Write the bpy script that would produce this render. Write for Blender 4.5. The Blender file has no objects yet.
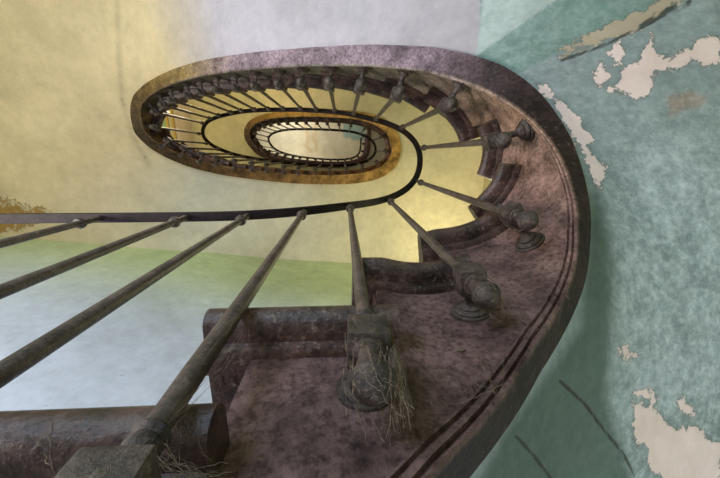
import bpy, bmesh, math, random
import numpy as np
from mathutils import Vector, Matrix
random.seed(7)
PI = math.pi
F_PX = 320.0
V0 = (343.0, 155.0)          # vanishing point of the verticals (zenith) in the frame
CZ = 1.6                     # eye height
SC = bpy.context.scene
COL = SC.collection

# ------------------------------------------------------------------ camera maths
u = np.array([(V0[0]-360)/F_PX, (V0[1]-239)/F_PX, 1.0]); u /= np.linalg.norm(u)
ex = np.array([1.0, 0, 0]); ex -= (ex@u)*u; ex /= np.linalg.norm(ex)
ey = np.cross(u, ex)
def ray(px, py):
    r = np.array([(px-360)/F_PX, (py-239)/F_PX, 1.0]); t = r@u
    return np.array([r@ex, r@ey])/t
def at(px, py, z):
    s = ray(px, py); return np.array([s[0]*z, s[1]*z, z])
def proj(p):
    c = p[0]*ex+p[1]*ey+p[2]*u
    return np.array([360+F_PX*c[0]/c[2], 239+F_PX*c[1]/c[2]])

# ------------------------------------------------------------------ surveyed stair line
def theta_list(pts, start_turn=0.0):
    out = []
    prev = None
    for (x, y) in pts:
        s = ray(x, y)
        t = -math.degrees(math.atan2(s[1], s[0]))
        if prev is None:
            t += start_turn
        else:
            while t < prev-180: t += 360
            while t > prev+180: t -= 360
        out.append(t); prev = t
    return np.array(out)

BAL = [(1,371,342),(2,470,279),(3,513,214),(4,493,142),(5,445,107),(6,397,95),(7,361,88),(8,329,85),(9,303,85),(10,280,85),
 (11,257,84.5),(12,238,84),(13,220,84),(14,203,86),(15,188,88),(16,173,91),(17,161,96),(18,151,105),(19,154,127),(20,170,139.6),
 (21,185,148.8),(22,201.5,155),(23,217,158.6),(24,234.6,161.8),(25,251,164.2),(26,267,166.5),(27,283.2,168.3),(28,299,169.5),
 (29,314.5,170.3),(30,330,170.6),(31,345.8,170.3),(32,362.4,168.2),(33,377,164.2),(34,386.5,151),(35,379,138.0),(36,364,130.5),(37,351,126),
 (38,339,123.3),(39,327.6,122),(40,316.8,121.2),(41,306.3,120.8),(42,296.5,120.6),(43,287.2,120.8),(44,278.6,121.4),(45,270.8,122.8),
 (46,264,125),(47,258.2,128),(48,254.3,132.5),(49,255.2,139.5),(50,261,147),(51,269.4,151.6),(52,277.4,154.2),(53,285.2,156.2),
 (54,292.8,157.8),(55,300.2,159),(56,307.6,160),(57,315.2,160.9),(58,322.6,161.6),(59,330.1,162),(60,337.7,162),(61,345,161.6),
 (62,352,160.6),(63,359,157.6),(64,363.3,151.5),(65,364.5,143.5),(66,364.5,136.5)]
ZK_i = np.array([-5,-4,-3,-2,-1,0,1,2,3,4,5,6,7,8,9,10,14,18,22,27,34,41,49,55,60,66,70], float)
ZK_z = np.array([-.50,-.37,-.24,-.12,.02,.128,.28,.45,.63,.84,1.0,1.14,1.26,1.36,1.45,1.53,1.79,2.05,2.3,2.62,3.08,3.55,4.1,4.5,4.85,5.25,5.3])
def z_of_i(i): return float(np.interp(i, ZK_i, ZK_z))

I_PX = [(441,478),(492,416),(536,355),(565,307),(581.6,263),(583,220),(575,184),(558,147),(531,115.5),(503,96),(469,80),(435.5,70),(408,65.5),(380,63.2),
 (343,62),(305,63),(260,66),(220,70.3),(183,77.7),(158,88),(143.5,99),(138,111),(139.6,127),(146.5,136),(160,146),(177.5,154.5),(199,161.5),(218.8,166),
 (236,169),(269.4,173),(300,175.5),(339.4,176),(363,173.6),(378,169.2),(388.3,162),(392.6,151.5),(391.8,141),(386,131),(373.5,123.4),(356.7,118.8),
 (340,117),(315,116),(290,116.2),(273.5,117.5),(261,120.5),(252.5,125),(248.6,131.8),(249.6,139),(253,144.5),(259,151),(270,156.3),(286,160.4),
 (300,162.4),(320,164.2),(339,164.6),(351.5,163.4),(361,160),(366,153.5),(367.3,143),(367.6,133),(367.0,127)]
O_PX = [(498,478),(536,409),(563,366),(584,322),(596,280),(598.5,250),(596,219),(586,170),(572,143),(560,122),(540,97),(507,67.5),(480,59),(440,52.8),
 (400,50),(360,49.2),(320,50),(270,52.8),(237,56),(204,60.5),(172,68.5),(147,79.7),(133,94.4),(129,110),(132.3,124),(141,138),(155.6,150.5),(178.6,162.5),
 (208,171),(237,176.4),(270,180.5),(300,182.8),(340,183.8),(363,181.6),(380.3,178),(390,173),(397.5,164.7),(401.5,152.7),(399.6,140),(390,127.8),(376.8,121),
 (365,117),(352.5,114),(335,112.2),(315,111.6),(292,111.8),(277.7,112.7),(265,115.2),(255,119.2),(247.5,125),(244.2,132.6),(246,140.5),(250,147.5),(259,154.2),
 (271.8,159.5),(286,163),(306,165.8),(339.4,167.4),(351.5,166.4),(363,163),(368.8,155.5),(370.3,143),(370.6,133),(370,127)]

def dense(pts, n=14, sg=3.0):
    """Catmull-Rom through the surveyed points, then a light smoothing along the curve."""
    P = np.array(pts, float); P = np.vstack([2*P[0]-P[1], P, 2*P[-1]-P[-2]])
    out = []
    for k in range(1, len(P)-2):
        a, b, c, d = P[k-1], P[k], P[k+1], P[k+2]
        for j in range(n):
            t = j/n
            out.append(.5*((2*b)+(-a+c)*t+(2*a-5*b+4*c-d)*t*t+(-a+3*b-3*c+d)*t**3))
    out.append(P[-2]); out = np.array(out)
    r = int(3*sg); w = np.exp(-.5*(np.arange(-r, r+1)/sg)**2); w /= w.sum()
    ext = np.vstack([2*out[0]-out[r:0:-1], out, 2*out[-1]-out[-2:-r-2:-1]])
    return np.stack([np.convolve(ext[:, q], w, 'valid') for q in (0, 1)], 1)

bt = theta_list([(x, y) for (_, x, y) in BAL])
bi = np.array([b[0] for b in BAL], float)
# the straight run before the first surveyed baluster, laid out in plan
lowx = [-1.05,-.87,-.683,-.445,-.274,-.128]
lowi = [-5,-4,-3,-2,-1,0]
BY = .170; FY = .236
lt = [-math.degrees(math.atan2(BY, x)) for x in lowx]
TH = np.concatenate([lt, bt]); II = np.concatenate([lowi, bi])
TH = np.maximum.accumulate(TH+np.arange(len(TH))*1e-4)
def i_of_theta(t): return np.interp(t, TH, II)
def zb_of_theta(t): return np.interp(i_of_theta(t), ZK_i, ZK_z)
CK_i = np.array([-5,1.2,2,4,7,70.]); CK = np.array([.136,.136,.116,.085,.06,.055])
def c_of_theta(t): return np.interp(i_of_theta(t), CK_i, CK)

def edge_curve(px, lowf):
    D = dense(px); th = theta_list(D)
    th = np.maximum.accumulate(th+np.arange(len(th))*1e-5)
    z = zb_of_theta(th)-c_of_theta(th)
    pts = np.array([at(D[k, 0], D[k, 1], z[k]) for k in range(len(D))])
    # prolong below the frame along the straight run
    k0 = pts[0]; xs = np.linspace(-1.3, k0[0]-.06, 40)
    lo = []; lth = []
    for x in xs:
        y = lowf(x, k0); t = -math.degrees(math.atan2(y, x))
        if t >= th[0]-.5: continue
        lo.append((x, y, float(zb_of_theta(t)-c_of_theta(t)))); lth.append(t)
    return np.concatenate([lth, th]), np.vstack([lo, pts])
thI, PI_ = edge_curve(I_PX, lambda x, k: k[1])

# common samples along the string (by arc length of the inner edge)
seg = np.linalg.norm(np.diff(PI_[:, :2], axis=0), axis=1); S0 = np.concatenate([[0], np.cumsum(seg)])
DS = .012
S = np.arange(0, S0[-1], DS); NS = len(S)
FI = np.stack([np.interp(S, S0, PI_[:, q]) for q in range(3)], 1)     # face foot
TI = np.interp(S, S0, thI)
def smooth(A, sg):
    r = int(3*sg); w = np.exp(-.5*(np.arange(-r, r+1)/sg)**2); w /= w.sum()
    A = np.asarray(A, float); one = A.ndim == 1
    if one: A = A[:, None]
    e = np.vstack([2*A[0]-A[r:0:-1], A, 2*A[-1]-A[-2:-r-2:-1]])
    o = np.stack([np.convolve(e[:, q], w, 'valid') for q in range(A.shape[1])], 1)
    return o[:, 0] if one else o
FI[:, 2] = smooth(FI[:, 2], 8)
tan = np.gradient(smooth(FI[:, :2], 3), axis=0); tan /= np.linalg.norm(tan, axis=1)[:, None]
NIN = np.stack([-tan[:, 1], tan[:, 0]], 1)
cen = FI[:, :2].mean(0)
for k in range(NS):                                    # inward = to the well side
    pass
# inward must point to the camera side on the first point
if NIN[5]@(-FI[5, :2]+np.array([-1.3, 0])) < 0 and NIN[5][1] > 0: NIN = -NIN
if NIN[5][1] > 0: NIN = -NIN
NIN = smooth(NIN, 4); NIN /= np.linalg.norm(NIN, axis=1)[:, None]
# thickness of the string: distance from each face foot to the outer edge curve along the normal
IDX = np.interp(TI, TH, II)
THK = smooth(np.interp(IDX, [-5,1.2,1.9,2.3,3.1,3.8,4.3,4.7,5.2,6,8,12,15,18,21,25,30,33,36,42,48,52,60],
    [.05,.045,.042,.032,.026,.031,.048,.066,.068,.058,.052,.054,.050,.048,.050,.058,.07,.080,.07,.05,.055,.05,.045]), 4)

def plan(s, inward=0.0):
    k = np.clip(s/DS, 0, NS-1.001); a = int(k); f = k-a
    p = FI[a]*(1-f)+FI[a+1]*f; n = NIN[a]*(1-f)+NIN[a+1]*f; n = n/np.linalg.norm(n)
    return np.array([p[0]+n[0]*inward, p[1]+n[1]*inward, p[2]]), n

# balusters: place the block PIN inward of the face so that its bearing is the surveyed one
bal = []      # (i, s, x, y, z, n, pin)
RZ_i = [-6,-5,-2,-1,0,1,2,3,4,5,6,7,8,9,10,12,14,16,18,20,22,24,27,30,32,34,38,42,49,55,60,66,70]
RZ = [.93,.93,.93,.945,1.01,1.16,1.36,1.50,1.63,1.76,1.91,2.06,2.16,2.23,2.29,2.38,2.49,2.62,2.73,2.81,2.94,3.11,3.33,3.57,3.76,3.90,4.16,4.42,4.78,5.15,5.45,5.9,6.1]
def rail_z(i): return float(np.interp(i, RZ_i, RZ))
pxof = {b[0]: b[1:] for b in BAL}
sprev = -1
for t, i in zip(TH, II):
    i = int(i); z = z_of_i(i); best = None
    for k in np.where((S > sprev+.03) & (np.abs(TI-t) < 70))[0]:
        for pin in (np.arange(.050, .0951, .003) if i > 0 else [.062]):
            p = FI[k, :2]+NIN[k]*pin
            if i > 0:
                q = proj((p[0], p[1], z)); e = math.hypot(*(q-np.array(pxof[i])))+abs(pin-.062)*40*(1 if i < 9 else 6)
            else: e = abs(p[0]-lowx[lowi.index(i)])*100
            if best is None or e < best[0]: best = (e, k, pin, p)
    if best is None: continue
    e, k, pin, p = best; sprev = S[k]
    bal.append([i, S[k], p[0], p[1], z, NIN[k], float(pin)])
DEBUG = False
if DEBUG:
    for b in bal:
        q = proj((b[2], b[3], max(.02, b[4]))); q2 = proj((b[2], b[3], rail_z(b[0])))
        print('BAL', b[0], 's %.2f' % b[1], 'pin %.3f' % b[6], 'plan %.2f %.2f' % (b[2], b[3]), 'err', np.round(q-np.array(pxof.get(b[0], (0, 0))), 1), 'top', np.round(q2, 1))

# ------------------------------------------------------------------ materials
def new_mat(name):
    m = bpy.data.materials.new(name); m.use_nodes = True
    nt = m.node_tree; b = nt.nodes['Principled BSDF']; return m, nt, b
def N(nt, t, **kw):
    n = nt.nodes.new(t)
    for k, v in kw.items():
        if k.startswith('i_'): n.inputs[k[2:].replace('_', ' ')].default_value = v
        else: setattr(n, k, v)
    return n
def ramp(nt, fac, stops, interp='LINEAR'):
    r = nt.nodes.new('ShaderNodeValToRGB'); r.color_ramp.interpolation = interp
    els = r.color_ramp.elements
    while len(els) < len(stops): els.new(.5)
    for e, (p, c) in zip(els, stops):
        e.position = p; e.color = (*c, 1) if len(c) == 3 else c
    nt.links.new(fac, r.inputs['Fac']); return r
def noise(nt, scale, detail=6, rough=.6, vec=None, dist=0.0):
    n = N(nt, 'ShaderNodeTexNoise'); n.inputs['Scale'].default_value = scale; n.inputs['Detail'].default_value = detail
    n.inputs['Roughness'].default_value = rough; n.inputs['Distortion'].default_value = dist
    if vec is not None: nt.links.new(vec, n.inputs['Vector'])
    return n
def mixc(nt, fac, a, b, mode='MIX'):
    m = nt.nodes.new('ShaderNodeMix'); m.data_type = 'RGBA'; m.blend_type = mode
    for sock, v in ((m.inputs[0], fac), (m.inputs[6], a), (m.inputs[7], b)):
        if hasattr(v, 'is_output') or isinstance(v, bpy.types.NodeSocket): nt.links.new(v, sock)
        elif isinstance(v, (int, float)): sock.default_value = v
        else: sock.default_value = (*v, 1)
    return m.outputs[2]
def math_(nt, op, a, b=None, c=None):
    m = nt.nodes.new('ShaderNodeMath'); m.operation = op
    for k, v in enumerate((a, b, c)):
        if v is None: continue
        if isinstance(v, bpy.types.NodeSocket): nt.links.new(v, m.inputs[k])
        else: m.inputs[k].default_value = v
    return m.outputs[0]
def bump(nt, h, b, strength=.4, dist=.01):
    n = nt.nodes.new('ShaderNodeBump'); n.inputs['Strength'].default_value = strength; n.inputs['Distance'].default_value = dist
    nt.links.new(h, n.inputs['Height']); nt.links.new(n.outputs[0], b.inputs['Normal'])
def objvec(nt):
    g = nt.nodes.new('ShaderNodeNewGeometry'); return g.outputs['Position']

def mat_grimy(name, dark, mid, dust, scale=18, rough=.7, bstr=.5, attr=None, spec=.3, dustamt=.5):
    """old grimy finish: base mottled between two tones, pale dust settled in flecks"""
    m, nt, b = new_mat(name); vec = objvec(nt)
    n1 = noise(nt, scale, 8, .65, vec); n2 = noise(nt, scale*5, 6, .7, vec); n3 = noise(nt, scale*.35, 4, .6, vec, 1.0)
    c = ramp(nt, n1.outputs['Fac'], [(.32, dark), (.62, mid)]).outputs[0]
    if attr:
        a = nt.nodes.new('ShaderNodeAttribute'); a.attribute_name = attr
        c = mixc(nt, 1.0, c, a.outputs['Color'], 'MULTIPLY')
    f = math_(nt, 'MULTIPLY', ramp(nt, n2.outputs['Fac'], [(.55, (0, 0, 0)), (.75, (1, 1, 1))]).outputs[0], dustamt)
    f = math_(nt, 'MULTIPLY', f, ramp(nt, n3.outputs['Fac'], [(.35, (0, 0, 0)), (.65, (1, 1, 1))]).outputs[0])
    c = mixc(nt, f, c, dust)
    n4 = noise(nt, scale*9, 4, .7, vec)
    c = mixc(nt, 1.0, c, ramp(nt, n4.outputs['Fac'], [(.36, (.45, .43, .42)), (.56, (1.08, 1.08, 1.08))]).outputs[0], 'MULTIPLY')
    nt.links.new(c, b.inputs['Base Color']); b.inputs['Roughness'].default_value = rough
    b.inputs['Specular IOR Level'].default_value = spec
    h = math_(nt, 'ADD', n1.outputs['Fac'], math_(nt, 'MULTIPLY', n2.outputs['Fac'], .5))
    bump(nt, h, b, bstr, .004)
    return m
M = {}
M['string'] = mat_grimy('aged_brown_string_paint', (.30, .26, .25), (1.35, 1.25, 1.22), (.60, .44, .38), 13, .55, 1.0, attr='tone', spec=.18, dustamt=.28)
M['tread'] = mat_grimy('dark_dusty_tread_wood', (.010, .006, .005), (.105, .060, .048), (.50, .39, .30), 20, .36, 1.0, spec=.5, dustamt=.75, attr='tone')
M['iron'] = mat_grimy('dull_iron', (.016, .011, .009), (.105, .075, .062), (.42, .32, .25), 30, .42, .5, spec=.5, dustamt=.5)
M['cast'] = mat_grimy('grimy_cast_iron', (.008, .005, .004), (.095, .066, .052), (.50, .38, .28), 45, .45, 1.0, spec=.5, dustamt=.7)
M['rail'] = mat_grimy('dark_rail_iron', (.012, .008, .008), (.032, .021, .021), (.22, .17, .15), 30, .5, .3, spec=.2, dustamt=.3)
M['web'] = mat_grimy('cobweb_dust', (.12, .09, .065), (.28, .21, .15), (.38, .31, .24), 60, .95, .2, spec=.1)

def mat_plaster(name, tone_attr='tone', peel=True):
    m, nt, b = new_mat(name); vec = objvec(nt)
    a = nt.nodes.new('ShaderNodeAttribute'); a.attribute_name = tone_attr
    n1 = noise(nt, 1.6, 5, .55, vec, .3); n2 = noise(nt, 48, 7, .75, vec, .2); n3 = noise(nt, 7, 8, .7, vec, .25)
    c = mixc(nt, 1.0, a.outputs['Color'], ramp(nt, n1.outputs['Fac'], [(.3, (.80, .79, .76)), (.7, (1.08, 1.08, 1.08))]).outputs[0], 'MULTIPLY')
    c = mixc(nt, 1.0, c, ramp(nt, n3.outputs['Fac'], [(.3, (.86, .87, .86)), (.6, (1.03, 1.03, 1.03))]).outputs[0], 'MULTIPLY')
    sp = ramp(nt, n2.outputs['Fac'], [(.42, (0, 0, 0)), (.64, (1, 1, 1))]).outputs[0]
    st = nt.nodes.new('ShaderNodeAttribute'); st.attribute_name = 'worn'
    c = mixc(nt, math_(nt, 'MULTIPLY', sp, math_(nt, 'MULTIPLY', st.outputs['Fac'], .45)), c, (.80, .84, .86))
    n5 = noise(nt, 20, 9, .8, vec, .1)
    c = mixc(nt, math_(nt, 'MULTIPLY_ADD', st.outputs['Fac'], .8, .22), c, ramp(nt, n5.outputs['Fac'], [(.36, (.62, .64, .64)), (.58, (1.10, 1.10, 1.10))]).outputs[0], 'MULTIPLY')
    fl = noise(nt, 70, 4, .6, vec)
    blk = ramp(nt, fl.outputs['Fac'], [(.24, (1, 1, 1)), (.30, (0, 0, 0))]).outputs[0]
    c = mixc(nt, math_(nt, 'MULTIPLY', blk, .7), c, (.04, .05, .04))
    h = math_(nt, 'MULTIPLY', n2.outputs['Fac'], .25)
    h = math_(nt, 'ADD', h, n3.outputs['Fac'])
    if peel:
        p = nt.nodes.new('ShaderNodeAttribute'); p.attribute_name = 'peel'
        ns = noise(nt, 24, 9, .75, vec, .3)
        d = math_(nt, 'ADD', p.outputs['Fac'], math_(nt, 'MULTIPLY', math_(nt, 'SUBTRACT', ns.outputs['Fac'], .5), 1.5))
        mk = ramp(nt, d, [(.495, (0, 0, 0)), (.52, (1, 1, 1))]).outputs[0]
        rim = ramp(nt, d, [(.43, (0, 0, 0)), (.47, (1, 1, 1)), (.50, (1, 1, 1)), (.515, (0, 0, 0))]).outputs[0]
        pc = nt.nodes.new('ShaderNodeAttribute'); pc.attribute_name = 'under'
        under = mixc(nt, 1.0, pc.outputs['Color'], ramp(nt, n3.outputs['Fac'], [(.3, (.8, .78, .76)), (.7, (1.05, 1.05, 1.05))]).outputs[0], 'MULTIPLY')
        c = mixc(nt, math_(nt, 'MULTIPLY', rim, .55), c, (.10, .10, .08))
        c = mixc(nt, mk, c, under)
        h = math_(nt, 'SUBTRACT', h, math_(nt, 'MULTIPLY', mk, 3.0))
        h = math_(nt, 'ADD', h, math_(nt, 'MULTIPLY', rim, 1.5))
        k = nt.nodes.new('ShaderNodeAttribute'); k.attribute_name = 'crack_shade'
        ns2 = noise(nt, 30, 6, .7, vec)
        kd = math_(nt, 'ADD', k.outputs['Fac'], math_(nt, 'MULTIPLY', math_(nt, 'SUBTRACT', ns2.outputs['Fac'], .5), .5))
        km = ramp(nt, kd, [(.68, (0, 0, 0)), (.84, (1, 1, 1))]).outputs[0]
        c = mixc(nt, math_(nt, 'MULTIPLY', km, .8), c, (.03, .03, .025))
        h = math_(nt, 'SUBTRACT', h, math_(nt, 'MULTIPLY', km, 2.0))
    nt.links.new(c, b.inputs['Base Color']); b.inputs['Roughness'].default_value = .75
    b.inputs['Specular IOR Level'].default_value = .25
    bump(nt, h, b, .35, .004)
    return m
M['plaster'] = mat_plaster('painted_plaster')

# ------------------------------------------------------------------ object helpers
def tag(o, label=None, cat=None, group=None, kind=None):
    if label: o['label'] = label
    if cat: o['category'] = cat
    if group: o['group'] = group
    if kind: o['kind'] = kind
    return o
def W(p): return (float(p[0]), float(p[1]), float(p[2])+CZ)
def link_mesh(name, verts, faces, mat, parent=None, smooth_angle=40, attrs=None):
    me = bpy.data.meshes.new(name); me.from_pydata([tuple(map(float, v)) for v in verts], [], faces); me.update()
    if mat: me.materials.append(mat)
    if attrs:
        for nm, (kind, data) in attrs.items():
            if kind == 'c':
                a = me.attributes.new(nm, 'FLOAT_COLOR', 'POINT'); a.data.foreach_set('color', np.asarray(data, float).ravel())
            else:
                a = me.attributes.new(nm, 'FLOAT', 'POINT'); a.data.foreach_set('value', np.asarray(data, float).ravel())
    bm = bmesh.new(); bm.from_mesh(me); bmesh.ops.recalc_face_normals(bm, faces=bm.faces); bm.to_mesh(me); bm.free()
    if smooth_angle:
        me.polygons.foreach_set('use_smooth', [True]*len(me.polygons)); me.set_sharp_from_angle(angle=math.radians(smooth_angle))
    o = bpy.data.objects.new(name, me); COL.objects.link(o)
    if parent: o.parent = parent
    return o
def empty(name, loc=(0, 0, 0)):
    o = bpy.data.objects.new(name, None); COL.objects.link(o); o.location = loc; o.empty_display_size = .05; return o

# ------------------------------------------------------------------ walls of the stairwell (plan outline, world X / Y, image down = +Y)
WALL_S = [(-3.05, .46), (-2.3, .52), (-1.75, .60), (-1.1, .73), (-.5, .88), (.05, .98), (.55, 1.05), (1.05, 1.0)]
WALL_E = [(1.05, 1.0), (1.32, .6), (1.36, 0), (1.30, -.5), (1.2, -.95)]
WALL_N = [(1.2, -.95), (.9, -1.3), (-3.05, -1.3)]
WALL_W = [(-3.05, -1.3), (-3.05, .46)]
POLY = WALL_S+WALL_E[1:]+WALL_N[1:]+WALL_W[1:-1]
def hit_wall(p, d):
    best = 9
    for a, b in zip(POLY, POLY[1:]+POLY[:1]):
        e = np.array(b)-a; M2 = np.array([[d[0], -e[0]], [d[1], -e[1]]])
        det = np.linalg.det(M2)
        if abs(det) < 1e-9: continue
        t, q = np.linalg.solve(M2, np.array(a)-p[:2])
        if t > 0 and -1e-6 <= q <= 1+1e-6: best = min(best, t)
    return best
OUTN = -smooth(NIN, 14); OUTN /= np.linalg.norm(OUTN, axis=1)[:, None]
WD = np.array([min(hit_wall(FI[k], OUTN[k]), 2.2) for k in range(NS)])

# ------------------------------------------------------------------ the staircase
stair = empty('staircase', (0, 0, 0))
tag(stair, 'old oval staircase winding up around the open well, with brown string and peeling plaster underside', 'staircase')

def lerp_tones(x, keys):
    xs = [k[0] for k in keys]; return np.array([np.interp(x, xs, [k[1][q] for k in keys]) for q in range(3)])
FACE_T = [(-5, (.13, .085, .08)), (2, (.15, .098, .092)), (3.2, (.24, .155, .135)), (4.3, (.34, .23, .16)), (5.5, (.26, .22, .18)), (7, (.22, .21, .17)), (12, (.15, .13, .10)), (18, (.11, .08, .05)), (22, (.28, .17, .07)), (33, (.46, .28, .10)), (37, (.15, .11, .06)), (47, (.12, .09, .06)), (50, (.36, .30, .34)), (66, (.40, .33, .36))]  # string face tone, with daylight and lamp tints painted in
UND_T = [(-5, (.030, .017, .014)), (4, (.030, .017, .015)), (5.0, (.040, .026, .027)), (5.5, (.10, .072, .082)), (6.0, (.23, .18, .215)), (11, (.28, .225, .255)), (14, (.24, .18, .07)), (17, (.15, .10, .03)), (19, (.06, .045, .022)), (23, (.07, .045, .02)), (28, (.24, .14, .05)), (34, (.52, .32, .09)), (40, (.44, .27, .06)), (45, (.30, .18, .05)), (49, (.10, .07, .06)), (55, (.10, .075, .075)), (66, (.20, .14, .12))]  # underside tone: lavender daylight and ochre lamplight mixed into the colour
TREAD_T = [(-5, (1, 1, 1)), (12, (1, .95, .9)), (19, (.8, .6, .4)), (22, (2.2, 1.7, .8)), (33, (3.0, 2.3, 1.0)), (37, (.8, .7, .5)), (47, (.8, .7, .6)), (50, (3.0, 2.9, 3.4)), (66, (3.0, 2.9, 3.4))]  # top flight's lavender highlight is painted into the tread tones
# treads: (baluster index, back s, z)
tr = []
ZO_i = [-5,0,1,2,3,4,5,6,7,8,10]; ZO = [.075,.075,.085,.11,.14,.17,.2,.2,.16,.11,.085]
for b in bal:
    tr.append([b[0], b[1]+(.044 if b[0] != 0 else .026), max(b[4]+float(np.interp(b[0], ZO_i, ZO)), FI[int(min(NS-1, (b[1]+.05)/DS)), 2]+.085)])
# one narrow winder in the bend has no baluster of its own
k3 = [k for k, t in enumerate(tr) if t[0] == 3][0]
tr.insert(k3+1, [3.5, .5*(tr[k3][1]+tr[k3+1][1]), .5*(tr[k3][2]+tr[k3+1][2])])
verts = []; faces = []; tone = []
PROF = [(.002, 0), (.010, .001), (.012, .004), (.011, .007), (.004, .009), (.003, .013), (.009, .015), (.010, .020), (.008, .023), (.002, .025), (.001, .029), (.006, .031), (.006, .034), (.001, .036), (0, .038)]
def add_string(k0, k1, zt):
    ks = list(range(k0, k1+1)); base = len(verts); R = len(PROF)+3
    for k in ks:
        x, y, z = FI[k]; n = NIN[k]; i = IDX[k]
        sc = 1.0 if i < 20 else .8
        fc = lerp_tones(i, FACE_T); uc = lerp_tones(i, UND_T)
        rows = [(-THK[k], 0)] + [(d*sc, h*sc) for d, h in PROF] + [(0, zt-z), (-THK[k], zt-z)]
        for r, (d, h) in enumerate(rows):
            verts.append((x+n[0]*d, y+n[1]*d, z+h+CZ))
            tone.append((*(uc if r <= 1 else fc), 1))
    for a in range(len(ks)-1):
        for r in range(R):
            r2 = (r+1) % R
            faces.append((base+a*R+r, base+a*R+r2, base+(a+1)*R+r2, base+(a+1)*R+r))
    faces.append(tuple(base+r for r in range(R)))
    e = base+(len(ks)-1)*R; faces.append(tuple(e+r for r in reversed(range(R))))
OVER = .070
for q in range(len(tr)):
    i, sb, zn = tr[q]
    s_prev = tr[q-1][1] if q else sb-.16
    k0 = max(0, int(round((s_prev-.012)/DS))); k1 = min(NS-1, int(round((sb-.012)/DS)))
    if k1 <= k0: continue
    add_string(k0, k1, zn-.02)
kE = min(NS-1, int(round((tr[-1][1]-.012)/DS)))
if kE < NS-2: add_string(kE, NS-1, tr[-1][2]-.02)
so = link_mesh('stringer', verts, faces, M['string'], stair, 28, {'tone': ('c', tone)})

def tread_mesh(q):
    i, sb, zn = tr[q]
    s_prev = tr[q-1][1] if q else sb-.16
    sf = s_prev-(OVER if i <= 1 else .050)
    if sb-sf < .07: sf = sb-.07
    n = max(4, int((sb-sf)/.012))
    r = .019 if i < 34 else .022
    ov = .030 if i < 24 else .016
    prof = [(-9, r), (ov, r)]
    for a in range(1, 8):
        t = PI/2-PI*a/8; prof.append((ov+.002+r*math.cos(t), r*math.sin(t)))
    prof += [(ov-.004, -r), (ov-.014, -r), (ov-.015, -r-.008), (ov-.018, -r-.010), (0, -r-.010), (-.02, -r-.010), (-.02, -r), (-9, -r)]
    vs = []; fs = []; R = len(prof)
    for a in range(n+1):
        s = sf+(sb-sf)*a/n; p, nn = plan(max(0, min(s, S[-1])))
        k = int(np.clip(s/DS, 0, NS-1)); out = max(.12, min(.45, WD[k]*.85))
        for d, h in prof:
            dd = -out if d == -9 else d
            vs.append((p[0]+nn[0]*dd, p[1]+nn[1]*dd, zn+h+CZ))
    for a in range(n):
        for c in range(R):
            c2 = (c+1) % R; fs.append((a*R+c, a*R+c2, (a+1)*R+c2, (a+1)*R+c))
    fs.append(tuple(range(R))); fs.append(tuple(n*R+c for c in reversed(range(R))))
    return vs, fs
def riser_mesh(q):
    i, sb, zn = tr[q]
    s0 = (tr[q-1][1] if q else sb-.16)-.012
    zlow = (tr[q-1][2] if q else zn-.15)+.019
    vs = []
    for ds in (0, .014):
        p, nn = plan(max(0, s0+ds)); k = int(np.clip(s0/DS, 0, NS-1)); out = max(.1, min(.44, WD[k]*.83))
        for d in (-.004, -out):
            for z in (zlow, zn-.0195):
                vs.append((p[0]+nn[0]*d, p[1]+nn[1]*d, z+CZ))
    fs = [(0, 1, 3, 2), (4, 6, 7, 5), (0, 4, 5, 1), (2, 3, 7, 6), (0, 2, 6, 4), (1, 5, 7, 3)]
    return vs, fs
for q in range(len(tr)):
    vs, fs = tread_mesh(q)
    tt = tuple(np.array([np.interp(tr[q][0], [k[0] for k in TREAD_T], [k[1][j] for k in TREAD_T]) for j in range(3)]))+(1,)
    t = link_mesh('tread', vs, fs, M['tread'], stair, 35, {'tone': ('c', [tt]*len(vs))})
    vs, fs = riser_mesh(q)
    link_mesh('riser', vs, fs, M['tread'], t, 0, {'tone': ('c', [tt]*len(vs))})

# ------------------------------------------------------------------ plaster underside with its paint history
def pip_dist(x, y, poly):
    """signed distance to a polygon, positive inside (numpy arrays)"""
    P = np.array(poly, float); d = np.full(x.shape, 1e9); ins = np.zeros(x.shape, bool)
    for a, b in zip(P, np.roll(P, -1, 0)):
        e = b-a; wx = x-a[0]; wy = y-a[1]
        t = np.clip((wx*e[0]+wy*e[1])/(e@e+1e-9), 0, 1)
        d = np.minimum(d, np.hypot(wx-t*e[0], wy-t*e[1]))
        c = ((a[1] > y) != (b[1] > y)) & (x < (b[0]-a[0])*(y-a[1])/(b[1]-a[1]+1e-12)+a[0]); ins ^= c
    return np.where(ins, d, -d)
def line_dist(x, y, pts):
    P = np.array(pts, float); d = np.full(x.shape, 1e9)
    for a, b in zip(P[:-1], P[1:]):
        e = b-a; wx = x-a[0]; wy = y-a[1]
        t = np.clip((wx*e[0]+wy*e[1])/(e@e+1e-9), 0, 1); d = np.minimum(d, np.hypot(wx-t*e[0], wy-t*e[1]))
    return d
PEEL = [  # outlines of lost paint as surveyed
 [(610,90),(622,70),(640,60),(645,45),(652,38),(657,55),(672,58),(680,50),(690,46),(700,36),(722,34),(722,62),(705,62),(690,64),(672,70),(655,72),(650,98),(636,96),(620,94)],
 [(608,54),(618,44),(626,54),(620,64)], [(594,72),(602,64),(608,76),(600,84)],
 [(538,84),(552,92),(566,104),(580,122),(590,138),(592,156),(606,168),(600,186),(592,176),(583,156),(570,130),(553,104),(540,92)],
 [(633,402),(650,408),(672,425),(700,432),(722,446),(722,485),(665,485),(652,470),(646,452),(636,438),(632,420)],
 [(637,390),(650,391),(655,401),(642,403)], [(673,399),(684,397),(697,412),(688,416),(678,408)],
 [(616,347),(628,346),(636,354),(624,360)],
 [(558,50),(590,34),(622,20),(650,7),(672,-8),(694,-8),(652,19),(620,33),(590,46),(566,57)],
]
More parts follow.
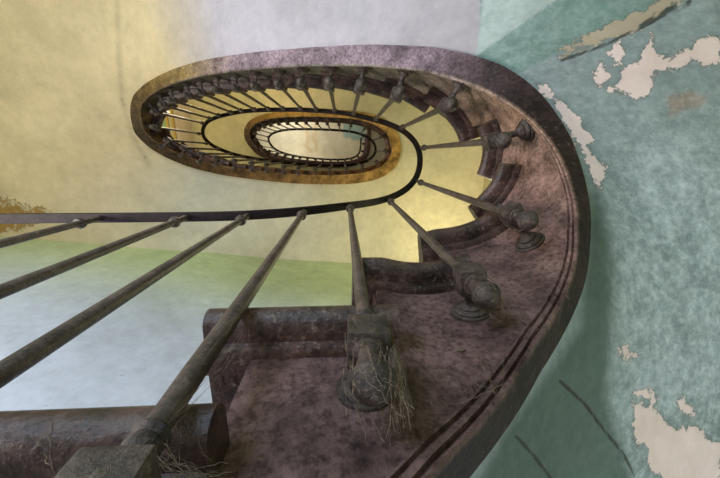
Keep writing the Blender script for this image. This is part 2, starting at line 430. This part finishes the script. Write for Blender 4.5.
CRACKS_SHADE = [[(560,381),(585,404),(604,430),(622,452),(638,480)], [(516,436),(534,456),(552,480)], [(640,28),(655,14),(690,0)],
 [(562,60),(600,47),(640,28),(690,4)]]  # final line is the ledge's shadow, drawn dark among the cracks
RUST = [[(668,98),(690,92),(706,98),(700,106),(684,108),(672,116)]]
def bake(px, py, zone, shape):
    pe = np.full(shape, -40.0)
    for poly in PEEL: pe = np.maximum(pe, pip_dist(px, py, poly))
    cr = np.full(shape, 1e9)
    for l in CRACKS_SHADE: cr = np.minimum(cr, line_dist(px, py, l))
    ru = np.full(shape, -40.0)
    for poly in RUST: ru = np.maximum(ru, pip_dist(px, py, poly))
    return pe, cr, ru

def sm(x, a, b):
    t = np.clip((x-a)/(b-a), 0, 1); return t*t*(3-2*t)
def soffit(kA, kB, nW, name, wmax=None, step=1):
    ks = np.arange(kA, kB-1, step); vs = []; idx = []; ww = []; ps = []
    kk = np.arange(NS)
    for kf in ks:
        f = lambda A: np.array([np.interp(kf, kk, A[:, q]) for q in range(A.shape[1])])
        p3 = f(FI); n_ = f(NIN); on = f(OUTN); th = float(np.interp(kf, kk, THK)); wd = float(np.interp(kf, kk, WD))
        a = p3[:2]-n_*(th-.006)
        w = wd-th if wmax is None else min(wd-th, wmax)
        b_ = p3[:2]+on*(w+th); ii = float(np.interp(kf, kk, IDX)); z = p3[2]
        lift = .030
        for c in range(nW+1):
            t = (c/nW)**1.3; p = a*(1-t)+b_*t
            ps.append((p[0], p[1], z+lift)); idx.append(ii); ww.append(t*w)
    P = np.array(ps); idx = np.array(idx); ww = np.array(ww); n = len(P)
    c = P[:, :1]*ex+P[:, 1:2]*ey+P[:, 2:]*u
    zc = np.where(c[:, 2] > .02, c[:, 2], .02)
    px = np.where(c[:, 2] > .02, 360+F_PX*c[:, 0]/zc, -5000); py = np.where(c[:, 2] > .02, 239+F_PX*c[:, 1]/zc, -5000)
    pe, cr, ru = bake(px, py, None, (n,))
    first = idx < 8
    teal = np.array([.27, .325, .33]); tealL = np.array([.47, .54, .60])
    lav = np.array([.44, .40, .43]); beige = np.array([.56, .45, .26]); cream = np.array([.80, .69, .44]); olive = np.array([.68, .60, .38])
    col = np.zeros((n, 3))
    for q, (i0, cc) in enumerate([(0, 0)]): pass
    keys = [(0, tuple(teal)), (5.5, tuple(teal)), (8, tuple(lav)), (12, tuple(lav)), (15.5, tuple(beige)), (20, tuple(beige)), (24, (.55, .52, .42)), (29, (.68, .62, .47)), (33, tuple(cream)), (40, tuple(cream)), (46, (.55, .48, .27)), (50, tuple(olive)), (56, (.58, .52, .34)), (60, (.62, .6, .55)), (66, (.7, .68, .6))]
    for j in range(3): col[:, j] = np.interp(idx, [k[0] for k in keys], [k[1][j] for k in keys])
    # first turn: paint boundaries
    m = first & (px > -4000)
    L = pip_dist(px, py, [(477, -60), (483, 0), (476, 56), (556, 0), (640, -60)])          # pale strip
    Bn = pip_dist(px, py, [(476, 56), (556, 0), (640, -60), (760, -30), (686, 0), (562, 50), (520, 72), (500, 66)])   # deeper band
    lv = (px < 480) & (py < 200)
    col[m & lv] = lav
    col[m & ~lv] = teal
    b1_ = (sm(Bn, -1.5, 1.5)*m)[:, None]; col = col*(1-b1_)+np.array([.185, .285, .255])*b1_
    b2_ = (sm(L, -1.5, 1.5)*m)[:, None]; col = col*(1-b2_)+np.array([.42, .50, .47])*b2_
    # paler tone on the right hand side
    pale_zone = sm(px, 600, 660)*sm(py, 110, 200)*(1-sm(py, 380, 430))
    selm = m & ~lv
    col[selm] = col[selm]*(1-.5*pale_zone[selm, None])+tealL*.5*pale_zone[selm, None]+0
    worn = np.where(selm, .35+.65*sm(px, 590, 640)*sm(py, 60, 220), .05)
    # string's shade painted into the soffit as dark green, lower right
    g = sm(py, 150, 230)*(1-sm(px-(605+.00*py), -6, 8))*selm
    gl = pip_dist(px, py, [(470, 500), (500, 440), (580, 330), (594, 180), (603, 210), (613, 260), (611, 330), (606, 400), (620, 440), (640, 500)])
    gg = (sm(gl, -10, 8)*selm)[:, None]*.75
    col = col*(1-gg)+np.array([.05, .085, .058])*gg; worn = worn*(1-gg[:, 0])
    # ochre stain patch on the left of the first landing
    st = -6+0*px+0*py+np.minimum(9, pip_dist(px, py, [(-60, 192), (0, 188), (16, 200), (44, 203), (56, 212), (34, 232), (0, 238), (-60, 240)]))
    pe = np.where((idx > 14) & (idx < 34), np.maximum(np.where(pe > -40, -40, pe), st), pe)
    seam = line_dist(px, py, [(117, -10), (119, 60), (122, 100), (134, 140), (150, 165)])
    second = (idx > 8) & (idx < 33)
    pe = np.where(second & (st < -30), -40, pe)
    under = np.where(second[:, None], np.array([.30, .18, .05]), np.array([.86, .68, .64]))
    tan_ = (pip_dist(px, py, PEEL[-1]) > -4)[:, None] & m[:, None]
    under = np.where(tan_, np.array([.46, .38, .28]), under)
    peel = np.clip(.5+pe/28.0, 0, 1)
    crack_shade = np.clip(1-cr/6.5, 0, 1)*m
    crack_shade = np.maximum(crack_shade, np.clip(1-seam/7, 0, .66)*((idx > 10) & (idx < 26)))
    rr = (sm(ru, -5, 3)*m)[:, None]; col = col*(1-rr*.6)+np.array([.35, .2, .12])*rr*.6
    sp = (sm(-seam, -5, 0)*((idx > 10) & (idx < 26)))[:, None]; col = col*(1-.18*sp)
    one = np.ones((n, 1))
    fs = []
    R = nW+1
    for a in range(len(ks)-1):
        for c in range(nW): fs.append((a*R+c, a*R+c+1, (a+1)*R+c+1, (a+1)*R+c))
    # upper skin gives the plaster its thickness
    P2 = P.copy(); P2[:, 2] += .02
    nA = len(ks)
    base = n; allP = np.vstack([P, P2]); allP[:, 2] += CZ
    f2 = [tuple(base+v for v in reversed(f)) for f in fs]
    for a in range(nA-1):
        f2.append((a*R, (a+1)*R, base+(a+1)*R, base+a*R)); f2.append((a*R+nW, base+a*R+nW, base+(a+1)*R+nW, (a+1)*R+nW))
    for c in range(nW):
        f2.append((c, base+c, base+c+1, c+1)); e = (nA-1)*R; f2.append((e+c, e+c+1, base+e+c+1, base+e+c))
    dd = lambda v: np.concatenate([v, v])
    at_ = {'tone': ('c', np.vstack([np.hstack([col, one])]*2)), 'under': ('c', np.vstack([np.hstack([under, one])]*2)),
           'peel': ('f', dd(peel)), 'crack_shade': ('f', dd(crack_shade)), 'worn': ('f', dd(worn))}
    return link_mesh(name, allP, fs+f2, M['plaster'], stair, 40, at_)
def k_at(i): return int(np.searchsorted(IDX, i))
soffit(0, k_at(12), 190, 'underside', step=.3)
soffit(k_at(12)-2, k_at(34), 110, 'underside', step=.6)
soffit(k_at(34)-2, NS-1, 24, 'underside', wmax=1.2)

# ------------------------------------------------------------------ walls
def wall(name, line, z0, z1, tonefn, fine=.06):
    vs = []; fs = []; col = []; n = 0
    pts = []
    for a, b in zip(line[:-1], line[1:]):
        m_ = max(2, int(math.dist(a, b)/fine))
        for j in range(m_): pts.append(np.array(a)*(1-j/m_)+np.array(b)*j/m_)
    pts.append(np.array(line[-1], float)); pts = np.array(pts)
    sp = pts.copy(); sp[1:-1] = (pts[:-2]+2*pts[1:-1]+pts[2:])/4; pts = sp
    nz = int((z1-z0)/fine)
    t = np.gradient(pts, axis=0); t /= np.linalg.norm(t, axis=1)[:, None]; nn = np.stack([t[:, 1], -t[:, 0]], 1)
    c0 = np.array([-.7, -.1]); 
    for k in range(len(pts)):
        if nn[k]@(pts[k]-c0) < 0: nn[k] *= -1
    for off in (0, .08):
        for k in range(len(pts)):
            for j in range(nz+1):
                z = z0+(z1-z0)*j/nz; p = pts[k]+nn[k]*off
                vs.append((p[0], p[1], z+CZ)); col.append((*tonefn(pts[k][0], pts[k][1], z), 1))
    R = nz+1; A = len(pts); B = A*R
    for a in range(A-1):
        for j in range(nz):
            f = (a*R+j, a*R+j+1, (a+1)*R+j+1, (a+1)*R+j); fs.append(f); fs.append(tuple(B+v for v in reversed(f)))
    for a in range(A-1):
        fs.append((a*R, (a+1)*R, B+(a+1)*R, B+a*R)); fs.append((a*R+nz, B+a*R+nz, B+(a+1)*R+nz, (a+1)*R+nz))
    for j in range(nz):
        fs.append((j, B+j, B+j+1, j+1)); e = (A-1)*R; fs.append((e+j, e+j+1, B+e+j+1, B+e+j))
    n = len(vs)
    o = link_mesh(name, vs, fs, M['plaster'], None, 40, {'tone': ('c', col), 'under': ('c', [(.6, .5, .4, 1)]*n), 'peel': ('f', [0]*n), 'crack_shade': ('f', [0]*n), 'worn': ('f', [.1]*n)})
    return tag(o, kind='structure')
def tone_s(x, y, z):  # bluish daylight on the low wall is put into the colour
    t = float(sm(np.array(z), 1.3, 2.3)); a = np.array([.52, .57, .70]); b = np.array([.58, .66, .36]); return tuple(a*(1-t)+b*t)
def tone_e(x, y, z): return (.50, .62, .34) if z < 2.9 else (.60, .52, .30)
wall('wall_south', WALL_S, -1.2, 6.3, tone_s)
wall('wall_east', WALL_E, -1.2, 6.3, tone_e)
wall('wall_north', WALL_N, -1.2, 6.3, tone_e)
wall('wall_west', WALL_W, -1.2, 6.3, tone_e)

def tone_door(x, y, z):
    if z < 3.46: return (.28, .42, .20)
    if z < 3.50 or 3.58 < z < 3.62: return (.55, .36, .06)
    if z < 3.515 or 3.62 <= z < 3.635: return (.10, .06, .02)
    if z < 3.60: return (.52, .46, .26)
    return (.66, .54, .42)
wall('wall_landing', [(-1.75, -.80), (-1.75, .18)], 2.62, 4.02, tone_door, .015)
# top ceiling
def ceiling():
    z = 5.95; vs = []; fs = []; nx, ny = 90, 60
    xs = np.linspace(-3.1, 1.4, nx); ys = np.linspace(-1.35, 1.1, ny)
    X, Y = np.meshgrid(xs, ys, indexing='ij')
    P = np.stack([X.ravel(), Y.ravel(), np.full(X.size, z)], 1)
    c = P[:, :1]*ex+P[:, 1:2]*ey+P[:, 2:]*u; px = 360+F_PX*c[:, 0]/c[:, 2]; py = 239+F_PX*c[:, 1]/c[:, 2]
    col = np.tile(np.array([.72, .66, .50]), (len(P), 1))
    st = np.minimum(line_dist(px, py, [(303, 120), (309, 138), (306, 146), (312, 152)]), line_dist(px, py, [(318, 122), (314, 136), (317, 150)]))
    s = (1-sm(st, .5, 3.0))[:, None]*.6; col = col*(1-s)+np.array([.60, .42, .20])*s
    tl = (pip_dist(px, py, [(342, 118), (366, 118), (366, 140.5), (342, 138.5)]) > 0)
    col[tl] = np.array([.36, .50, .46])
    R = ny; n = len(P)
    for a in range(nx-1):
        for b in range(ny-1): fs.append((a*R+b, a*R+b+1, (a+1)*R+b+1, (a+1)*R+b))
    P[:, 2] += CZ; P2 = P.copy(); P2[:, 2] += .1
    f2 = [tuple(n+v for v in reversed(f)) for f in fs]
    o = link_mesh('ceiling', np.vstack([P, P2]), fs+f2, M['plaster'], None, 0, {'tone': ('c', np.hstack([np.vstack([col, col]), np.ones((2*n, 1))])),
        'under': ('c', [(.6, .5, .4, 1)]*(2*n)), 'peel': ('f', [0]*(2*n)), 'crack_shade': ('f', [0]*(2*n)), 'worn': ('f', [.05]*(2*n))})
    tag(o, kind='structure')
ceiling()

# ------------------------------------------------------------------ mesh bits for ironwork
def lathe(prof, n=24, axis='z'):
    vs = []; fs = []
    for (r, z) in prof:
        for a in range(n):
            t = 2*PI*a/n; vs.append((r*math.cos(t), r*math.sin(t), z))
    for k in range(len(prof)-1):
        for a in range(n):
            b = (a+1) % n; fs.append((k*n+a, k*n+b, (k+1)*n+b, (k+1)*n+a))
    fs.append(tuple(reversed(range(n)))); fs.append(tuple((len(prof)-1)*n+a for a in range(n)))
    return vs, fs
def mesh_only(name, vs, fs, mat, ang=35):
    o = link_mesh(name, vs, fs, mat, None, ang); me = o.data; bpy.data.objects.remove(o); return me
def cube_mesh(name, s, bev, mat):
    bm = bmesh.new(); bmesh.ops.create_cube(bm, size=1.0); bmesh.ops.scale(bm, vec=s, verts=bm.verts)
    bmesh.ops.bevel(bm, geom=bm.edges[:], offset=bev, segments=2, affect='EDGES', profile=.6)
    me = bpy.data.meshes.new(name); bm.to_mesh(me); bm.free(); me.materials.append(mat)
    me.polygons.foreach_set('use_smooth', [True]*len(me.polygons)); me.set_sharp_from_angle(angle=math.radians(30)); return me
BLK = cube_mesh('block', (.040, .040, .037), .0018, M['cast'])
r = .0178; zc = -.055
pr = [(.003, -.0175), (.0155, -.018), (.0165, -.020), (.0155, -.0235), (.011, -.025), (.0095, -.031), (.0125, -.036), (.0125, -.0385)]
for a in range(1, 16):
    t = PI*.28+(PI*.72)*a/16
    pr.append((r*math.sin(t), zc-.004+r*math.cos(t)))
pr += [(.004, zc-.0235), (.0015, zc-.0255)]
vs, fs = lathe(pr, 28); FIN = mesh_only('finial', vs, fs, M['cast'], 50)
vs, fs = lathe([(r*1.0, zc-.006+.0065), (r*1.10, zc+.0045-.006), (r*1.12, zc-.006+.001), (r*1.0, zc-.008)], 28); FBAND = mesh_only('ball_band', vs, fs, M['cast'], 50)
vs, fs = lathe([(.0135, .0175), (.0145, .0195), (.0135, .0215), (.0100, .0235), (.0108, .027), (.0118, .031), (.0112, .035), (.0095, .038), (.0115, .040), (.0130, .0425), (.0115, .045), (.0088, .0465)], 24)
URN = mesh_only('urn', vs, fs, M['cast'], 40)
# bracket: pin plus stepped rosette, axis along +z from block (0) to face (PINL)
vs, fs = lathe([(.0085, .015), (.0085, .026), (.0105, .028), (.0085, .030), (.0080, .036), (.011, .041), (.017, .0435), (.0185, .0462), (.0175, .0478), (.024, .0490), (.0262, .0515), (.0252, .0535), (.0305, .0548), (.0312, .0572), (.0305, .0600)], 28)
BRK = mesh_only('bracket', vs, fs, M['cast'], 40)
def shaft(L):
    prof = [(.0088, .045), (.0096, .10), (.0092, L*.45), (.0080, L-.012), (.0080, L-.004)]
    return lathe(prof, 16)
vs, fs = lathe([(.008, -.009), (.0125, -.008), (.0145, -.003), (.0145, .003), (.0125, .008), (.008, .009)], 20); RING = mesh_only('collar', vs, fs, M['iron'], 50)

ORD = ['', 'first', 'second', 'third', 'fourth', 'fifth', 'sixth', 'seventh', 'eighth', 'ninth', 'tenth', 'eleventh', 'twelfth', 'thirteenth', 'fourteenth', 'fifteenth', 'sixteenth', 'seventeenth', 'eighteenth']
def blabel(i):
    near = {-3: 'iron baluster crossing the left edge, topmost of the long slanting shafts',
            -2: 'iron baluster crossing the left edge, second of the long slanting shafts from the top',
            -1: 'long iron baluster crossing the left edge, lowest shaft without a visible foot',
            0: 'large iron baluster rising from the bottom left corner with its square block cut off',
            1: 'nearest iron baluster with a complete ball foot, hung with cobwebs',
            2: 'iron baluster with block and ball foot, next right of the cobwebbed one',
            3: 'iron baluster with ball foot, third complete one from the cobwebbed baluster',
            4: 'iron baluster lying nearly level in the picture at the right bend'}
    if i in near: return near[i]
    if i <= 17: return 'iron baluster on top side of largest oval, %s leftward from right bend' % ORD[i-4]
    if i <= 33: return 'small iron baluster on low side of largest oval, %s rightward from left tip' % ORD[i-17]
    if i <= 48: return 'tiny iron baluster on top side of inner oval, %s leftward from right tip' % ORD[i-33]
    return 'tiny iron baluster of topmost flight, %s rightward from its left tip' % ORD[i-48]
def bgroup(i):
    if i <= 4: return 'balusters of the near bend'
    if i <= 17: return 'balusters on the upper side of the first oval'
    if i <= 33: return 'balusters on the lower side of the first oval'
    if i <= 48: return 'balusters on the upper side of the inner oval'
    return 'balusters of the topmost flight'
def part(name, me, parent, loc=(0, 0, 0), rot=None, scale=None):
    o = bpy.data.objects.new(name, me); COL.objects.link(o); o.parent = parent; o.location = loc
    if rot is not None: o.rotation_mode = 'QUATERNION'; o.rotation_quaternion = rot
    if scale: o.scale = scale
    return o
for (i, s, x, y, z, n, pin) in bal:
    h = rail_z(i)-z
    if i < -3: continue
    e = empty('baluster', (x, y, z+CZ)); ang = math.atan2(-n[1], -n[0]); e.rotation_euler = (0, 0, ang)   # local +x to the face
    tag(e, blabel(i), 'baluster', bgroup(i))
    vs, fs = shaft(h); vs = [(a_*(1 if i < 10 else .85), b_*(1 if i < 10 else .85), c_) for a_, b_, c_ in vs]
    sh = link_mesh('shaft', vs, fs, M['iron'], e, 40)
    part('collar', RING, e, (0, 0, h-(.075 if i < 12 else .06)))
    g = float(np.interp(i, [8, 12, 33, 50], [1, .74, .74, .8])); g3 = (g, g, g)
    part('block', BLK, e, scale=g3)
    fi = part('finial', FIN, e, scale=g3)
    part('ball_band', FBAND, fi)
    part('urn', URN, e, (0, 0, .001), scale=(g, g, 1))
    part('bracket', BRK, e, (0, 0, 0), Vector((0, 0, 1)).rotation_difference(Vector((1, 0, 0))), (g, g, pin/.058))

# ------------------------------------------------------------------ handrail
def sweep(pts, prof, name, mat, parent=None, ang=40):
    P = np.array(pts, float); t = np.gradient(P, axis=0); t /= np.linalg.norm(t, axis=1)[:, None]
    vs = []; fs = []; R = len(prof)
    for k in range(len(P)):
        side = np.cross(t[k], [0, 0, 1]); side /= np.linalg.norm(side); up = np.cross(side, t[k])
        for a, b in prof:
            p = P[k]+side*a+up*b; vs.append((p[0], p[1], p[2]+CZ))
    for k in range(len(P)-1):
        for c in range(R):
            c2 = (c+1) % R; fs.append((k*R+c, k*R+c2, (k+1)*R+c2, (k+1)*R+c))
    fs.append(tuple(range(R))); e = (len(P)-1)*R; fs.append(tuple(e+c for c in reversed(range(R))))
    return link_mesh(name, vs, fs, mat, parent, ang)
rp = []
Q = [np.array([b[2], b[3], rail_z(b[0])]) for b in bal]
Q = [2*Q[0]-Q[1]]+Q+[2*Q[-1]-Q[-2]]
for k in range(1, len(Q)-2):
    a, b, c, d = Q[k-1], Q[k], Q[k+1], Q[k+2]
    for j in range(10):
        t = j/10; rp.append(.5*((2*b)+(-a+c)*t+(2*a-5*b+4*c-d)*t*t+(-a+3*b-3*c+d)*t**3))
rp.append(Q[-2]); rp = smooth(np.array(rp), 4)
hr = sweep(rp, [(-.013, -.005), (.013, -.005), (.0145, 0), (.011, .006), (0, .008), (-.011, .006), (-.0145, 0)], 'handrail', M['rail'], None, 30)
tag(hr, 'thin dark iron handrail looping up around the open stairwell', 'handrail')

# ------------------------------------------------------------------ cobwebs and fallen flakes
def strands(name, lines, rad, label, seed, jit=.003):
    rnd = random.Random(seed); vs = []; fs = []
    for (a, b, sag, n_) in lines:
        a = np.array(a, float); b = np.array(b, float)
        for q in range(n_):
            d = lambda: np.array([rnd.gauss(0, jit) for _ in range(3)])
            p0 = a+d()*1.5; p1 = b+d()*1.5; m_ = 12; pts = []; wob = np.cumsum(np.array([[rnd.gauss(0, jit*.45) for _ in range(3)] for _ in range(13)]), 0)
            for j in range(m_+1):
                t = j/m_; p = p0*(1-t)+p1*t+wob[j]-wob[12]*t; p[2] -= sag*4*t*(1-t)*(.6+.8*rnd.random()); pts.append(p)
            r_ = rad*.55*(.4+rnd.random())
            base = len(vs)
            for j, p in enumerate(pts):
                rr = r_*(.6+rnd.random()*1.2)
                t = pts[min(j+1, m_)]-pts[max(j-1, 0)]; t /= np.linalg.norm(t)+1e-9
                s1 = np.cross(t, [.3, .5, .81]); s1 /= np.linalg.norm(s1)+1e-9; s2 = np.cross(t, s1)
                for c in range(4):
                    w_ = p+(s1*math.cos(c*PI/2)+s2*math.sin(c*PI/2))*rr; vs.append((w_[0], w_[1], w_[2]+CZ))
            for j in range(m_):
                for c in range(4):
                    c2 = (c+1) % 4; fs.append((base+j*4+c, base+j*4+c2, base+j*4+4+c2, base+j*4+4+c))
            fs.append(tuple(base+c for c in range(4))); fs.append(tuple(base+m_*4+c for c in reversed(range(4))))
    o = link_mesh(name, vs, fs, M['web'], None, 60); return tag(o, label, 'cobweb', None, 'stuff')
B = {b[0]: b for b in bal}
def bp(i, dx=0, dy=0, dz=0): return (B[i][2]+dx, B[i][3]+dy, B[i][4]+dz)
def crown(i, n_, seed):
    rnd = random.Random(seed); L = []
    for q in range(n_):
        a0 = rnd.random()*2*PI; a1 = a0+rnd.gauss(0, .9); z0 = rnd.choice([.02, .0, -.03, -.05]); z1 = z0-.03-.03*rnd.random()
        r0 = .021; r1 = .019
        L.append((bp(i, r0*math.cos(a0), r0*math.sin(a0), z0), bp(i, r1*math.cos(a1), r1*math.sin(a1), z1), .004, 1))
    return L
strands('cobweb', crown(1, 60, 3)+[(bp(1, .02, -.01, .03), bp(1, .026, .012, -.075), .004, 34), (bp(1, .022, 0, .0), bp(1, .018, .02, -.082), .003, 26), (bp(1, -.02, 0, .01), bp(1, -.012, .02, -.07), .004, 12)], .00028, 'dusty cobweb clinging to the nearest complete ball foot', 4, .0022)
strands('cobweb', crown(0, 24, 6)+[(bp(0, .01, 0, .03), bp(0, .05, .02, .03), .006, 14), (bp(0, .012, -.01, .045), bp(0, .03, -.012, .14), .006, 6), (bp(0, .0, -.008, .07), bp(0, .012, -.01, .25), .004, 5)], .00022, 'cobweb around the foot of the bottom left baluster', 8, .002)
strands('cobweb', crown(2, 34, 9)+[(bp(2, .01, .0, -.07), bp(2, .04, .03, -.03), .01, 6), (bp(2, .0, 0, .02), bp(2, .05, .0, .06), .006, 5)], .0003, 'cobweb on the ball foot next right of the nearest one', 12, .002)
def edge_pt(px, py, z, dz=0): p = at(px, py, z); return (p[0], p[1], p[2]+dz)
mo = []
rnd = random.Random(5)
for q in range(26):
    s_ = 1.45+rnd.random()*.5; p, n_ = plan(s_, .012); p2, n2 = plan(s_+rnd.gauss(0, .03), .002)
    mo.append(((p[0], p[1], p[2]+.004), (p2[0], p2[1], p2[2]+.03+.03*rnd.random()), .003, 2))
strands('cobweb', mo, .00035, 'cobweb strung along the grooves of the brown string at the lower right', 15, .003)
mo = []
for tq in tr[5:9]:
    for q in range(7):
        s_ = tq[1]-rnd.random()*.16; p, n_ = plan(s_, .048); p2, _ = plan(s_+rnd.gauss(0, .02), .03)
        mo.append(((p[0], p[1], tq[2]+rnd.uniform(-.012, .01)), (p2[0], p2[1], tq[2]-.026), .001, 2))
strands('cobweb', mo, .0003, 'wisps of dust hanging from the rounded edges of the lower treads', 21, .002)
def flake(px, py, seed, label, sz=.006):
    # a chip of paint stuck on the brown face of the string
    best = None
    for s_ in np.arange(1.1, 2.2, .01):
        p, n_ = plan(s_, .0012)
        for dz in np.arange(.03, .16, .004):
            q = proj((p[0], p[1], p[2]+dz)); e = math.hypot(q[0]-px, q[1]-py)
            if best is None or e < best[0]: best = (e, p, n_, dz)
    e, p, n_, dz = best; t_ = np.array([-n_[1], n_[0]]); rnd = random.Random(seed); vs = []
    for off in (0, .0012):
        for c in range(7):
            a = 2*PI*c/7; r_ = sz*(.6+.6*rnd.random()) if off == 0 else None
            if off == 0: flake.r = getattr(flake, 'r', []); flake.r = (flake.r+[r_])[-7:]
            r_ = flake.r[c]
            vs.append((p[0]+n_[0]*off+t_[0]*r_*math.cos(a), p[1]+n_[1]*off+t_[1]*r_*math.cos(a), p[2]+dz+r_*.6*math.sin(a)+CZ))
    fs = [tuple(range(7)), tuple(range(13, 6, -1))]+[(c, (c+1) % 7, 7+(c+1) % 7, 7+c) for c in range(7)]
    o = link_mesh('paint_flake', vs, fs, M['web'], None, 0); tag(o, label, 'paint flake')
flake(461, 351, 2, 'pale paint flake stuck on the brown string between the two nearest ball feet', .0055)
flake(353, 395, 5, 'small pale flake on the brown string left of the nearest ball foot', .003)

# ------------------------------------------------------------------ camera
R3 = Matrix(((ex[0], -ex[1], -ex[2]), (ey[0], -ey[1], -ey[2]), (u[0], -u[1], -u[2])))
cam = bpy.data.cameras.new('camera'); cam.sensor_width = 36; cam.lens = F_PX/720*36; cam.clip_start = .01
co = bpy.data.objects.new('camera', cam); COL.objects.link(co)
co.matrix_world = Matrix.Translation((0, 0, CZ)) @ R3.to_4x4()
SC.camera = co

# ------------------------------------------------------------------ light
def area(name, loc, to, size, power, color, sy=None):
    l = bpy.data.lights.new(name, 'AREA'); l.energy = power; l.color = color; l.size = size
    if sy: l.shape = 'RECTANGLE'; l.size_y = sy
    o = bpy.data.objects.new(name, l); COL.objects.link(o); o.location = W(loc)
    d = Vector(W(to))-Vector(W(loc)); o.rotation_euler = d.to_track_quat('-Z', 'Y').to_euler(); return o
def lamp(name, loc, power, color, rad=.08):
    l = bpy.data.lights.new(name, 'POINT'); l.energy = power; l.color = color; l.shadow_soft_size = rad
    o = bpy.data.objects.new(name, l); COL.objects.link(o); o.location = W(loc); return o
w = bpy.data.worlds.new('world'); SC.world = w; w.use_nodes = True
w.node_tree.nodes['Background'].inputs[0].default_value = (1.0, .95, .95, 1); w.node_tree.nodes['Background'].inputs[1].default_value = .42
area('window_light_low', (-.9, -1.15, .1), (-.6, .9, 1.3), .7, 28, (.62, .74, 1.0))
area('added_side_light', (-1.9, .0, -.1), (.85, .0, .75), .45, 36, (1.0, .92, .90))  # added unseen source from the left, throws the string's shadow on the soffit
area('warm_landing_light', (-2.4, -.1, .3), (-1.8, -.1, 2.2), .8, 11, (1.0, .88, .62))
area('added_soffit_light', (1.0, .75, -.5), (.95, .3, .6), .4, 5, (.86, .93, 1.0))  # added unseen fill from below, brightens the teal soffit at right
lamp('first_landing_lamp', (-1.2, -.62, 3.0), 16, (1.0, .84, .58))
lamp('first_flight_lamp', (1.05, .62, 2.2), 15, (1.0, .86, .66), .15)
lamp('second_landing_lamp', (-1.3, .36, 3.0), 9, (1.0, .88, .66))
lamp('top_light', (-.9, .5, 5.5), 15, (1.0, .90, .78), .2)
area('daylight_top', (-.9, -.9, 5.4), (-.5, 0, 5.9), .6, 10, (1.0, .93, .85))

SC.view_settings.view_transform = 'Standard'; SC.view_settings.look = 'None'; SC.view_settings.gamma = 1
SC.view_settings.exposure = 0.0; SC.view_settings.use_curve_mapping = False
